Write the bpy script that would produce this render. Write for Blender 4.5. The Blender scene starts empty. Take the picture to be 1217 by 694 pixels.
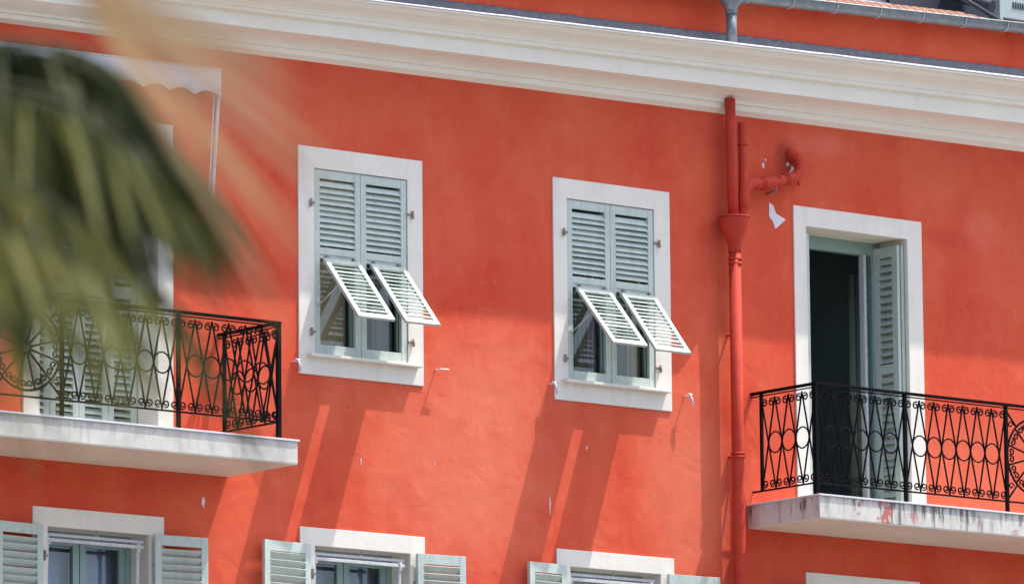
import bpy, bmesh, math, random
from mathutils import Vector, Matrix, noise
rad = math.radians
random.seed(7)
scene = bpy.context.scene
col = scene.collection

# ------------------------------------------------------------------ camera
cam_data = bpy.data.cameras.new("camera")
cam = bpy.data.objects.new("camera", cam_data)
col.objects.link(cam)
R_ = Vector((0.77430767, -0.63274327, -0.00914237))
U_ = Vector((-0.09210374, -0.12698012, 0.98761984))
D_ = Vector((0.62607071, 0.76387957, 0.15659971))
CAM = Vector((-33.3563, -43.4707, 1.65))
m = Matrix((( R_.x, U_.x, -D_.x, CAM.x), (R_.y, U_.y, -D_.y, CAM.y), (R_.z, U_.z, -D_.z, CAM.z), (0, 0, 0, 1)))
cam.matrix_world = m
cam_data.sensor_width = 36.0
cam_data.sensor_fit = 'HORIZONTAL'
cam_data.lens = 8006.33 / 1217 * 36
cam_data.clip_start = 0.5
cam_data.clip_end = 1500
cam_data.dof.use_dof = True
cam_data.dof.focus_distance = 56.5
cam_data.dof.aperture_fstop = 5.8
scene.camera = cam

# ------------------------------------------------------------------ sky, sun, exposure
SUN_TO = Vector((1.85, -1.0, 4.6)).normalized()
world = bpy.data.worlds.new("World")
scene.world = world
world.use_nodes = True
wn = world.node_tree
sky = wn.nodes.new('ShaderNodeTexSky')
sky.sky_type = 'NISHITA'
sky.sun_disc = False
sky.sun_elevation = math.asin(SUN_TO.z)
sky.sun_rotation = math.atan2(SUN_TO.x, SUN_TO.y)
sky.dust_density = 3.0
sky.air_density = 0.75
wn.nodes['Background'].inputs['Strength'].default_value = 0.15
wn.links.new(sky.outputs[0], wn.nodes['Background'].inputs[0])
sd = bpy.data.lights.new("sun", 'SUN')
sd.energy = 2.75
sd.angle = rad(0.45)
sd.color = (1.0, 0.95, 0.87)
sun = bpy.data.objects.new("sun", sd)
col.objects.link(sun)
sun.rotation_euler = SUN_TO.to_track_quat('Z', 'Y').to_euler()
sun.location = (20, -20, 40)
scene.view_settings.view_transform = 'Standard'
scene.view_settings.look = 'None'
scene.view_settings.gamma = 1
scene.view_settings.exposure = 1.27
scene.render.engine = 'CYCLES'
scene.cycles.max_bounces = 8
scene.cycles.transparent_max_bounces = 12


# ------------------------------------------------------------------ materials
def N(nt, t, **kw):
    n = nt.nodes.new(t)
    for k, v in kw.items():
        if k in n.inputs.keys():
            n.inputs[k].default_value = v
        else:
            setattr(n, k, v)
    return n


def mixc(nt, fac, a, b):
    mx = nt.nodes.new('ShaderNodeMix')
    mx.data_type = 'RGBA'
    for sock, v in (('Factor', fac), ('A', a), ('B', b)):
        if isinstance(v, (tuple, float, int)):
            mx.inputs[sock].default_value = v if not isinstance(v, tuple) else (*v, 1)
        else:
            nt.links.new(v, mx.inputs[sock])
    return mx.outputs['Result']


def ramp(nt, src, a, b, lo=0.0, hi=1.0):
    r = nt.nodes.new('ShaderNodeMapRange')
    r.inputs[1].default_value = a
    r.inputs[2].default_value = b
    r.inputs[3].default_value = lo
    r.inputs[4].default_value = hi
    nt.links.new(src, r.inputs[0])
    return r.outputs[0]


def mathn(nt, op, a, b):
    n = nt.nodes.new('ShaderNodeMath')
    n.operation = op
    for i, v in enumerate((a, b)):
        if isinstance(v, (int, float)):
            n.inputs[i].default_value = v
        else:
            nt.links.new(v, n.inputs[i])
    return n.outputs[0]


def mat(name, c, rough=0.7, var=0.0, vscale=3.0, bump=0.0, bscale=30.0, c2=None, metal=0.0, spec=None, grime=0.0, chips=None):
    M = bpy.data.materials.new(name)
    M.use_nodes = True
    nt = M.node_tree
    b = nt.nodes['Principled BSDF']
    b.inputs['Base Color'].default_value = (*c, 1)
    b.inputs['Roughness'].default_value = rough
    b.inputs['Metallic'].default_value = metal
    if spec is not None:
        b.inputs['Specular IOR Level'].default_value = spec
    tc = nt.nodes.new('ShaderNodeTexCoord')
    if var or c2:
        n = nt.nodes.new('ShaderNodeTexNoise')
        n.inputs['Scale'].default_value = vscale
        n.inputs['Detail'].default_value = 6
        n.inputs['Roughness'].default_value = 0.62
        nt.links.new(tc.outputs['Object'], n.inputs['Vector'])
        r = nt.nodes.new('ShaderNodeMapRange')
        r.inputs[1].default_value = 0.3
        r.inputs[2].default_value = 0.7
        nt.links.new(n.outputs['Fac'], r.inputs[0])
        mx = nt.nodes.new('ShaderNodeMix')
        mx.data_type = 'RGBA'
        lo = c2 if c2 else tuple(x * (1 - var) for x in c)
        mx.inputs['A'].default_value = (*lo, 1)
        mx.inputs['B'].default_value = (*c, 1)
        nt.links.new(r.outputs[0], mx.inputs['Factor'])
        res = mx.outputs['Result']
        if grime:
            # rain-washed dirt: narrow vertical runs and blotches
            mp = nt.nodes.new('ShaderNodeMapping')
            mp.inputs['Scale'].default_value = (9, 9, 0.9)
            nt.links.new(tc.outputs['Object'], mp.inputs[0])
            gn = nt.nodes.new('ShaderNodeTexNoise')
            gn.inputs['Scale'].default_value = 1.0
            gn.inputs['Detail'].default_value = 7
            gn.inputs['Roughness'].default_value = 0.7
            nt.links.new(mp.outputs[0], gn.inputs['Vector'])
            res = mixc(nt, ramp(nt, gn.outputs['Fac'], 0.48, 0.74, 0, grime * 2.2), res, tuple(x * 0.45 for x in (c[0], c[1] * 0.95, c[2] * 0.88)))
        if chips:
            cn = nt.nodes.new('ShaderNodeTexNoise')
            cn.inputs['Scale'].default_value = 38
            cn.inputs['Detail'].default_value = 4
            cn.inputs['Roughness'].default_value = 0.7
            nt.links.new(tc.outputs['Object'], cn.inputs['Vector'])
            res = mixc(nt, ramp(nt, cn.outputs['Fac'], chips[0], chips[0] + 0.03, 0, 0.8), res, chips[1])
        nt.links.new(res, b.inputs['Base Color'])
    if bump:
        n2 = nt.nodes.new('ShaderNodeTexNoise')
        n2.inputs['Scale'].default_value = bscale
        n2.inputs['Detail'].default_value = 5
        nt.links.new(tc.outputs['Object'], n2.inputs['Vector'])
        bp = nt.nodes.new('ShaderNodeBump')
        bp.inputs['Distance'].default_value = bump
        bp.inputs['Strength'].default_value = 1
        nt.links.new(n2.outputs['Fac'], bp.inputs['Height'])
        nt.links.new(bp.outputs[0], b.inputs['Normal'])
    return M


def stucco():
    M = bpy.data.materials.new('red_stucco')
    M.use_nodes = True
    nt = M.node_tree
    b = nt.nodes['Principled BSDF']
    b.inputs['Roughness'].default_value = 0.9
    b.inputs['Specular IOR Level'].default_value = 0.15
    tc = nt.nodes.new('ShaderNodeTexCoord')
    V = tc.outputs['Object']
    n1 = N(nt, 'ShaderNodeTexNoise', Scale=0.9, Detail=8.0, Roughness=0.66)
    n2 = N(nt, 'ShaderNodeTexNoise', Scale=7.0, Detail=6.0, Roughness=0.65)
    n3 = N(nt, 'ShaderNodeTexNoise', Scale=1.0, Detail=5.0, Roughness=0.55)
    mp = nt.nodes.new('ShaderNodeMapping')
    mp.inputs['Scale'].default_value = (2.2, 2.2, 0.35)
    nt.links.new(V, mp.inputs[0])
    for n in (n1, n2):
        nt.links.new(V, n.inputs['Vector'])
    nt.links.new(mp.outputs[0], n3.inputs['Vector'])
    c = mixc(nt, ramp(nt, n1.outputs['Fac'], 0.32, 0.68), (0.56, 0.060, 0.027), (0.65, 0.128, 0.062))
    c = mixc(nt, ramp(nt, n3.outputs['Fac'], 0.45, 0.75, 0, 0.6), c, (0.53, 0.050, 0.030))
    c = mixc(nt, ramp(nt, n2.outputs['Fac'], 0.52, 0.8, 0, 0.35), c, (0.70, 0.165, 0.100))

    # old repairs, bleached smudges, a painted shadow round the pipe outlet and painted sunlit salmon, each fixed on the wall
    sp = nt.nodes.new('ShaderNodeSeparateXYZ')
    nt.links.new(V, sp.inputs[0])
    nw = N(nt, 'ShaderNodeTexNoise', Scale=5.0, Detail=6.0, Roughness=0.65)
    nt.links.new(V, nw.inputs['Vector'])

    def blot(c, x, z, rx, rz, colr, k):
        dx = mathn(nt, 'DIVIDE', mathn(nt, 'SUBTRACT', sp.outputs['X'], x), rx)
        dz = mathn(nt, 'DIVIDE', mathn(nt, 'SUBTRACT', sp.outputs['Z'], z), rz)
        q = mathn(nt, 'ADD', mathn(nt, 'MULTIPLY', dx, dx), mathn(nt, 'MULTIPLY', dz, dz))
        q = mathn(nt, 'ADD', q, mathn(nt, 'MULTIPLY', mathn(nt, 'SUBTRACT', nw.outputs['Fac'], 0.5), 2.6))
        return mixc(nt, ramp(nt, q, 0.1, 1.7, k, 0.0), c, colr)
    c = blot(c, 5.40, 12.03, 0.12, 0.16, (0.20, 0.025, 0.02), 0.6)  # shadow beside the elbow end, painted into the wall colour
    c = blot(c, 5.80, 12.20, 0.35, 0.10, (0.70, 0.19, 0.13), 0.35)
    c = blot(c, 7.30, 11.50, 0.30, 0.10, (0.50, 0.045, 0.035), 0.45)
    c = blot(c, 7.75, 11.62, 0.22, 0.16, (0.70, 0.17, 0.12), 0.35)
    c = blot(c, 1.75, 8.95, 0.85, 0.80, (0.70, 0.20, 0.12), 0.5)  # broad salmon patches: faded paint plus sunlit tone put into the colour
    c = blot(c, 2.05, 9.85, 0.65, 0.45, (0.70, 0.19, 0.115), 0.45)
    c = blot(c, 4.20, 9.10, 0.45, 0.80, (0.70, 0.20, 0.12), 0.45)
    c = blot(c, -0.30, 8.20, 0.30, 0.40, (0.62, 0.10, 0.06), 0.4)
    c = blot(c, 7.60, 9.35, 1.0, 0.5, (0.70, 0.18, 0.10), 0.4)
    # small dark pock marks
    vo = N(nt, 'ShaderNodeTexVoronoi', Scale=1.7)
    nt.links.new(V, vo.inputs['Vector'])
    spot = ramp(nt, vo.outputs['Distance'], 0.012, 0.026, 1, 0)
    c = mixc(nt, mathn(nt, 'MULTIPLY', spot, 0.7), c, (0.22, 0.03, 0.025))
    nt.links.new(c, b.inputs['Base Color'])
    # trowel marks and undulation
    nb1 = N(nt, 'ShaderNodeTexNoise', Scale=3.2, Detail=3.0, Roughness=0.5, Distortion=0.6)
    nb2 = N(nt, 'ShaderNodeTexNoise', Scale=60.0, Detail=4.0)
    nb3 = N(nt, 'ShaderNodeTexNoise', Scale=5.0, Detail=3.0, Distortion=0.8)
    for n in (nb1, nb2, nb3):
        nt.links.new(V, n.inputs['Vector'])
    h = mathn(nt, 'ADD', mathn(nt, 'MULTIPLY', nb1.outputs['Fac'], 0.011), mathn(nt, 'MULTIPLY', nb2.outputs['Fac'], 0.0006))
    edge = ramp(nt, nb3.outputs['Fac'], 0.58, 0.68, 0, 0.0006)
    h = mathn(nt, 'ADD', h, edge)
    # hairline cracks
    vc = N(nt, 'ShaderNodeTexVoronoi', Scale=0.9)
    vc.feature = 'DISTANCE_TO_EDGE'
    nd = N(nt, 'ShaderNodeTexNoise', Scale=3.0, Detail=6.0)
    nt.links.new(V, nd.inputs['Vector'])
    va = nt.nodes.new('ShaderNodeVectorMath')
    va.operation = 'ADD'
    nt.links.new(V, va.inputs[0])
    nt.links.new(nd.outputs['Color'], va.inputs[1])
    nt.links.new(va.outputs[0], vc.inputs['Vector'])
    crack = ramp(nt, vc.outputs['Distance'], 0.0, 0.006, -0.0012, 0)
    h = mathn(nt, 'ADD', h, mathn(nt, 'MULTIPLY', crack, ramp(nt, n1.outputs['Fac'], 0.5, 0.56)))
    bp = nt.nodes.new('ShaderNodeBump')
    bp.inputs['Distance'].default_value = 1.0
    nt.links.new(h, bp.inputs['Height'])
    nt.links.new(bp.outputs[0], b.inputs['Normal'])
    return M


def worn_slab():
    """white painted balcony fascia with dark drips below the lip and peeling patches"""
    M = bpy.data.materials.new('worn_white_paint')
    M.use_nodes = True
    nt = M.node_tree
    b = nt.nodes['Principled BSDF']
    b.inputs['Roughness'].default_value = 0.85
    tc = nt.nodes.new('ShaderNodeTexCoord')
    V = tc.outputs['Object']
    sx = nt.nodes.new('ShaderNodeSeparateXYZ')
    nt.links.new(V, sx.inputs[0])
    n1 = N(nt, 'ShaderNodeTexNoise', Scale=5.0, Detail=7.0, Roughness=0.7)
    nt.links.new(V, n1.inputs['Vector'])
    mp = nt.nodes.new('ShaderNodeMapping')
    mp.inputs['Scale'].default_value = (16, 16, 1.6)
    nt.links.new(V, mp.inputs[0])
    dr = N(nt, 'ShaderNodeTexNoise', Scale=1.0, Detail=6.0, Roughness=0.7)
    nt.links.new(mp.outputs[0], dr.inputs['Vector'])
    c = mixc(nt, ramp(nt, n1.outputs['Fac'], 0.35, 0.7), (0.48, 0.465, 0.42), (0.63, 0.61, 0.55))
    # z runs down from the lip (object origin at the slab top)
    near = ramp(nt, sx.outputs['Z'], -0.17, -0.015, 0.0, 1.0)
    d = mathn(nt, 'MULTIPLY', ramp(nt, mathn(nt, 'ADD', dr.outputs['Fac'], mathn(nt, 'MULTIPLY', near, 0.10)), 0.54, 0.65), 0.9)
    big = N(nt, 'ShaderNodeTexNoise', Scale=1.6, Detail=2.0)
    nt.links.new(V, big.inputs['Vector'])
    d = mathn(nt, 'MULTIPLY', d, ramp(nt, big.outputs['Fac'], 0.38, 0.50))
    d = mathn(nt, 'MULTIPLY', d, ramp(nt, sx.outputs['X'], 0, 4, 0.22, 1.0))
    c = mixc(nt, d, c, (0.07, 0.065, 0.065))
    n4 = N(nt, 'ShaderNodeTexNoise', Scale=4.2, Detail=6.0, Roughness=0.72)
    nt.links.new(V, n4.inputs['Vector'])
    xm = mathn(nt, 'MULTIPLY', ramp(nt, sx.outputs['X'], 4.95, 5.3), ramp(nt, big.outputs['Fac'], 0.44, 0.52))
    pk = mathn(nt, 'MULTIPLY', ramp(nt, n4.outputs['Fac'], 0.55, 0.58), xm)
    c = mixc(nt, pk, c, (0.42, 0.14, 0.12))
    nt.links.new(c, b.inputs['Base Color'])
    bp = nt.nodes.new('ShaderNodeBump')
    bp.inputs['Distance'].default_value = 0.004
    nt.links.new(n1.outputs['Fac'], bp.inputs['Height'])
    nt.links.new(bp.outputs[0], b.inputs['Normal'])
    return M


def glass_mat():
    M = bpy.data.materials.new('window_glass')
    M.use_nodes = True
    nt = M.node_tree
    b = nt.nodes['Principled BSDF']
    b.inputs['Base Color'].default_value = (0.95, 0.97, 0.98, 1)
    b.inputs['Roughness'].default_value = 0.0
    b.inputs['Transmission Weight'].default_value = 1.0
    b.inputs['IOR'].default_value = 1.5
    b.inputs['Specular IOR Level'].default_value = 0.8
    # light passes to the room as through real thin glass
    lp = nt.nodes.new('ShaderNodeBsdfTransparent')
    gl = nt.nodes.new('ShaderNodeBsdfGlossy')
    gl.inputs['Roughness'].default_value = 0.0
    fr = nt.nodes.new('ShaderNodeFresnel')
    fr.inputs['IOR'].default_value = 1.75
    mx = nt.nodes.new('ShaderNodeMixShader')
    nt.links.new(fr.outputs[0], mx.inputs[0])
    nt.links.new(lp.outputs[0], mx.inputs[1])
    nt.links.new(gl.outputs[0], mx.inputs[2])
    nt.links.new(mx.outputs[0], nt.nodes['Material Output'].inputs['Surface'])
    nt.nodes.remove(b)
    return M


def leaf_mat(name, c, c2, trans):
    M = bpy.data.materials.new(name)
    M.use_nodes = True
    nt = M.node_tree
    b = nt.nodes['Principled BSDF']
    b.inputs['Roughness'].default_value = 0.7
    b.inputs['Specular IOR Level'].default_value = 0.15
    tc = nt.nodes.new('ShaderNodeTexCoord')
    n = N(nt, 'ShaderNodeTexNoise', Scale=4.0, Detail=3.0)
    nt.links.new(tc.outputs['Object'], n.inputs['Vector'])
    cc = mixc(nt, ramp(nt, n.outputs['Fac'], 0.35, 0.65), c, c2)
    nt.links.new(cc, b.inputs['Base Color'])
    t = nt.nodes.new('ShaderNodeBsdfTranslucent')
    nt.links.new(cc, t.inputs['Color'])
    mx = nt.nodes.new('ShaderNodeMixShader')
    mx.inputs[0].default_value = trans
    nt.links.new(b.outputs[0], mx.inputs[1])
    nt.links.new(t.outputs[0], mx.inputs[2])
    nt.links.new(mx.outputs[0], nt.nodes['Material Output'].inputs['Surface'])
    return M


MT = dict(
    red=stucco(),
    redpaint=mat('red_pipe_paint', (0.55, 0.052, 0.028), 0.75, 0.22, 9, 0.0008, 60, spec=0.25, grime=0.12),
    white=mat('white_surround_paint', (0.735, 0.70, 0.62), 0.85, 0.07, 5, 0.0018, 18, grime=0.08),
    cornice=mat('cornice_plaster', (0.82, 0.79, 0.68), 0.85, 0.08, 2.2, 0.0015, 30, grime=0.04),
    teal=mat('pale_teal_shutter_paint', (0.48, 0.56, 0.505), 0.6, 0.14, 14, 0.0006, 70, grime=0.2, chips=(0.62, (0.60, 0.60, 0.56))),
    tealin=mat('grey_green_sash_paint', (0.24, 0.36, 0.33), 0.5, 0.1, 12, 0.0004, 60),
    iron=mat('black_iron', (0.008, 0.007, 0.009), 0.85, 0.3, 40, spec=0.06),
    zinc=mat('weathered_zinc', (0.20, 0.23, 0.25), 0.5, 0.35, 12, 0.0008, 50, metal=0.35),
    lead=mat('grey_flashing', (0.20, 0.20, 0.22), 0.8, 0.4, 30, 0.002, 60),
    slab=worn_slab(),
    soffit=mat('cream_soffit', (0.80, 0.75, 0.62), 0.85, 0.1, 3, 0.001, 30),
    glass=glass_mat(),
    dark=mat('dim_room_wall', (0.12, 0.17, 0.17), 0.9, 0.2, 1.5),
    canvas=mat('white_awning_canvas', (0.66, 0.67, 0.68), 0.9, 0.06, 6, 0.0008, 90),
    metalw=mat('chipped_white_metal', (0.62, 0.61, 0.63), 0.5, 0.35, 35, 0.001, 80),
    curtain=mat('lilac_grey_curtain', (0.52, 0.52, 0.70), 0.9, 0.15, 3),
    curtainsky=mat('sky_reflection_blue_curtain', (0.34, 0.48, 0.68), 0.9, 0.12, 3),  # blue of the reflected sky put into the curtain colour
    curtaing=mat('green_curtain', (0.24, 0.32, 0.24), 0.9, 0.2, 3),
    curtainb=mat('cream_curtain_and_reflection', (0.62, 0.58, 0.36), 0.9, 0.2, 2),
    tile=mat('terracotta_roof_tile', (0.46, 0.25, 0.17), 0.85, 0.0, 9, 0.002, 40, c2=(0.30, 0.15, 0.11)),
    chip=mat('bare_white_plaster', (0.68, 0.66, 0.68), 0.9, 0.1, 15, 0.002, 40),
    lilac=mat('lilac_grey_panel', (0.20, 0.20, 0.27), 0.6, 0.15, 3),
    darkpanel=mat('dark_slate_panel', (0.035, 0.04, 0.055), 0.5, 0.2, 3),
    palebox=mat('pale_grey_cabinet', (0.36, 0.43, 0.43), 0.6, 0.12, 5),
    curb=mat('white_roof_curb', (0.62, 0.62, 0.66), 0.8, 0.1, 6),
    strap=mat('pale_zinc_strap', (0.42, 0.44, 0.45), 0.5, 0.2, 30),
    steel=mat('rusting_steel', (0.34, 0.33, 0.31), 0.6, 0.3, 60, c2=(0.20, 0.11, 0.07), metal=0.3),
    ground=mat('grey_paving', (0.17, 0.16, 0.15), 0.9, 0.2, 0.7, 0.004, 20),
    trunk=mat('palm_trunk_fibre', (0.12, 0.08, 0.05), 0.95, 0.5, 18, 0.02, 25),
    leaf=leaf_mat('palm_leaf_green', (0.013, 0.022, 0.008), (0.048, 0.056, 0.016), 0.25),
    leafmid=leaf_mat('palm_leaf_sunlit_olive', (0.17, 0.165, 0.05), (0.10, 0.105, 0.03), 0.35),  # lighter copy of the green leaf, sunlit highlights put into its colour
    leafdry=leaf_mat('palm_leaf_dry', (0.55, 0.36, 0.21), (0.42, 0.30, 0.15), 0.4),
    stem=mat('palm_rachis', (0.06, 0.07, 0.025), 0.8, 0.3, 12),
)


# ------------------------------------------------------------------ mesh builder
class MB:
    def __init__(s):
        s.v = []
        s.f = []
        s.sm = []

    def add(s, vs, fs, smooth=False):
        o = len(s.v)
        s.v += [tuple(p) for p in vs]
        s.f += [tuple(i + o for i in f) for f in fs]
        s.sm += [smooth] * len(fs)
        return s

    def box(s, x0, x1, y0, y1, z0, z1, M=None):
        vs = [Vector(p) for p in ((x0, y0, z0), (x1, y0, z0), (x1, y1, z0), (x0, y1, z0), (x0, y0, z1), (x1, y0, z1), (x1, y1, z1), (x0, y1, z1))]
        if M is not None:
            vs = [M @ p for p in vs]
        return s.add(vs, [(0, 3, 2, 1), (4, 5, 6, 7), (0, 1, 5, 4), (1, 2, 6, 5), (2, 3, 7, 6), (3, 0, 4, 7)])

    def quad(s, *p):
        return s.add(p, [tuple(range(len(p)))])

    def tube(s, pts, r, n=10, cap=True, smooth=True):
        pts = [Vector(p) for p in pts]
        rs = r if isinstance(r, (list, tuple)) else [r] * len(pts)
        T = []
        for i in range(len(pts)):
            a = pts[max(0, i - 1)]
            b = pts[min(len(pts) - 1, i + 1)]
            T.append((b - a).normalized())
        up = Vector((0, 0, 1)) if abs(T[0].z) < 0.9 else Vector((1, 0, 0))
        nrm = T[0].cross(up).normalized()
        vs = []
        for i, p in enumerate(pts):
            nrm = (nrm - T[i] * nrm.dot(T[i])).normalized()
            bn = T[i].cross(nrm)
            for k in range(n):
                a = 2 * math.pi * k / n + math.pi / n
                vs.append(p + (nrm * math.cos(a) + bn * math.sin(a)) * rs[i])
        fs = []
        for i in range(len(pts) - 1):
            for k in range(n):
                k2 = (k + 1) % n
                fs.append((i * n + k, i * n + k2, (i + 1) * n + k2, (i + 1) * n + k))
        s.add(vs, fs, smooth)
        if cap:
            o = len(s.v) - len(vs)
            s.f.append(tuple(o + k for k in reversed(range(n))))
            s.sm.append(False)
            s.f.append(tuple(o + (len(pts) - 1) * n + k for k in range(n)))
            s.sm.append(False)
        return s

    def prism(s, poly, d):
        """extrude polygon (list of 3d pts) by vector d"""
        n = len(poly)
        d = Vector(d)
        vs = [Vector(p) for p in poly] + [Vector(p) + d for p in poly]
        fs = [tuple(range(n)), tuple(reversed(range(n, 2 * n)))]
        fs += [(i, i + n, (i + 1) % n + n, (i + 1) % n) for i in range(n)]
        return s.add(vs, fs)

    def build(s, name, m, parent=None, org=(0, 0, 0), bevel=0.0, label=None):
        me = bpy.data.meshes.new(name)
        o3 = Vector(org)
        me.from_pydata([Vector(p) - o3 for p in s.v], [], s.f)
        me.polygons.foreach_set('use_smooth', s.sm)
        me.materials.append(MT[m])
        bm = bmesh.new()
        bm.from_mesh(me)
        bmesh.ops.recalc_face_normals(bm, faces=bm.faces)
        bm.to_mesh(me)
        bm.free()
        me.update()
        ob = bpy.data.objects.new(name, me)
        col.objects.link(ob)
        ob.location = o3
        if parent is not None:
            ob.parent = parent
            ob.location = o3 - worldloc(parent)
        if bevel:
            b = ob.modifiers.new('bevel', 'BEVEL')
            b.width = bevel
            b.segments = 2
            b.limit_method = 'ANGLE'
            b.angle_limit = rad(40)
        if label:
            ob['label'] = label
        return ob


def worldloc(o):
    v = Vector(o.location)
    while o.parent is not None:
        o = o.parent
        v += Vector(o.location)
    return v


def empty(name, loc, label=None, cat=None, group=None, parent=None):
    o = bpy.data.objects.new(name, None)
    col.objects.link(o)
    o.location = loc
    if parent is not None:
        o.parent = parent
        o.location = Vector(loc) - worldloc(parent)
    tag(o, label, cat, group)
    return o


def tag(o, label=None, cat=None, group=None, kind=None):
    if label:
        o['label'] = label
    if cat:
        o['category'] = cat
    if group:
        o['group'] = group
    if kind:
        o['kind'] = kind
    return o


# ------------------------------------------------------------------ ground
g = MB().quad((-600, -600, 0), (600, -600, 0), (600, 600, 0), (-600, 600, 0)).build('ground', 'ground')
tag(g, kind='structure')

# ------------------------------------------------------------------ the building
BX0, BX1 = -9.0, 15.0
house = empty('apartment_building', (3, 0, 0), 'red stuccoed apartment building with pale louvred shutters and black iron balconies', 'building')

# openings: x0, x1, z0, z1
UP1 = (0.152, 1.146, 9.83, 11.408)
UP2 = (2.867, 3.855, 9.845, 11.43)
DR = (5.602, 6.812, 8.95, 11.46)
DL = (-2.615, -1.44, 8.96, 11.45)
LO1 = (-2.535, -1.526, 6.75, 8.235)
LO2 = (0.145, 1.150, 6.75, 8.265)
LO3 = (2.868, 3.88, 6.75, 8.275)
LO4 = (5.69, 6.735, 6.75, 8.26)
OPEN = [UP1, UP2, DR, DL, LO1, LO2, LO3, LO4]
REV = 0.42
WTOP = 13.35


def wall():
    b = MB()
    xs = sorted({BX0, BX1} | {o[0] for o in OPEN} | {o[1] for o in OPEN})
    zs = sorted({0.0, 12.5} | {o[2] for o in OPEN} | {o[3] for o in OPEN})
    idx = {}

    def vid(x, z):
        if (x, z) not in idx:
            idx[(x, z)] = len(b.v)
            b.v.append((x, 0, z))
        return idx[(x, z)]
    for i in range(len(xs) - 1):
        for j in range(len(zs) - 1):
            cx, cz = (xs[i] + xs[i + 1]) / 2, (zs[j] + zs[j + 1]) / 2
            if any(o[0] < cx < o[1] and o[2] < cz < o[3] for o in OPEN):
                continue
            b.f.append((vid(xs[i], zs[j]), vid(xs[i + 1], zs[j]), vid(xs[i + 1], zs[j + 1]), vid(xs[i], zs[j + 1])))
            b.sm.append(False)
    # sides, back, top: a real block
    D = 9.0
    b.quad((BX0, 0, 0), (BX0, D, 0), (BX0, D, 12.5), (BX0, 0, 12.5))
    b.quad((BX1, 0, 0), (BX1, D, 0), (BX1, D, 12.5), (BX1, 0, 12.5))
    b.quad((BX0, D, 0), (BX1, D, 0), (BX1, D, 12.5), (BX0, D, 12.5))
    return b


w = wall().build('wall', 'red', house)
# walls' reveals: cream plaster lining each opening
# attic wall above the cornice
MB().prism([(BX0, 0.004, 12.5), (BX0, 0.004, 12.85), (BX1, 0.004, 13.75), (BX1, 0.004, 12.5)], (0, 8.99, 0)).build('attic_wall', 'red', house)

# cornice: profile (protrusion d, height above the base line, slope per metre)
PROF = [(0.0, -0.04, 0), (0.055, 0.0, 0), (0.06, 0.05, 0), (0.085, 0.055, 0), (0.085, 0.085, 0), (0.11, 0.105, 0), (0.17, 0.135, 0), (0.27, 0.152, 0),
        (0.30, 0.155, 0), (0.302, 0.158, 0), (0.302, 0.298, 0), (0.315, 0.30, 0), (0.315, 0.306, 0), (0.345, 0.312, 0), (0.35, 0.35, 0), (0.362, 0.354, 0), (0.365, 0.372, 0),
        (0.385, 0.40, 0), (0.43, 0.43, 0), (0.475, 0.455, 0), (0.50, 0.485, 0), (0.505, 0.495, 0), (0.532, 0.497, 0), (0.532, 0.522, 0), (0.0, 0.60, 0)]


def corn_z(x, h):
    return 12.322 + 0.0145 * x + h * (0.80 + 0.0215 * x)


b = MB()
nx = 49
xsc = [BX0 + (BX1 - BX0) * i / (nx - 1) for i in range(nx)]
vs = []
for x in xsc:
    wob = 0.003 * noise.noise(Vector((x * 1.3, 0, 0)))
    for d, h, _ in PROF:
        vs.append((x, -d, corn_z(x, h) + wob))
n = len(PROF)
fs = []
for i in range(nx - 1):
    for k in range(n - 1):
        fs.append((i * n + k, (i + 1) * n + k, (i + 1) * n + k + 1, i * n + k + 1))
b.add(vs, fs)
b.build('cornice', 'cornice', house)

# flashing, pale light-bouncing capping and crumbling mortar edge on the cornice
b = MB()
vs, fs = [], []
nn = 240
for i in range(nn):
    x = BX0 + (BX1 - BX0) * i / (nn - 1)
    zt = corn_z(x, 0.60)
    hz = 0.135 + 0.007 * noise.noise(Vector((x * 2.5, 3, 0)))
    if noise.noise(Vector((x * 5, 9, 0))) > 0.25:
        hz += 0.006
    vs += [(x, -0.045, zt + 0.004), (x, -0.03, zt + 0.012), (x, -0.022, zt + hz - 0.02), (x, -0.006 - 0.01 * (i % 2), zt + hz)]
for i in range(nn - 1):
    for k in range(3):
        fs.append((i * 4 + k, (i + 1) * 4 + k, (i + 1) * 4 + k + 1, i * 4 + k + 1))
b.add(vs, fs)
b.build('zinc_flashing', 'lead', house)
MB().prism([(BX0, -0.533, corn_z(BX0, 0.527) + 0.001), (BX0, -0.01, corn_z(BX0, 0.60) + 0.006), (BX0, -0.01, corn_z(BX0, 0.60)), (BX0, -0.533, corn_z(BX0, 0.515))], (BX1 - BX0, 0, corn_z(BX1, 0.56) - corn_z(BX0, 0.56))).build('cornice_bounce_capping', 'curb', house)  # unseen capping, whitened to bounce sunlight onto the attic wall
# mortar lip: uneven thin whitish edge
b = MB()
pts = []
for i in range(260):
    x = BX0 + (BX1 - BX0) * i / 259
    pts.append((x, -0.536, corn_z(x, 0.524) + 0.006 * noise.noise(Vector((x * 3, 1, 5)))))
b.tube(pts, [0.008 + 0.005 * noise.noise(Vector((p[0] * 7, 2, 2))) for p in pts], 6)
b.build('cornice_edge', 'curb', house)


# gutter -----------------------------------------------------------
def gz(x):
    return 13.142 + 0.0375 * x      # gutter axis height


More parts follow.
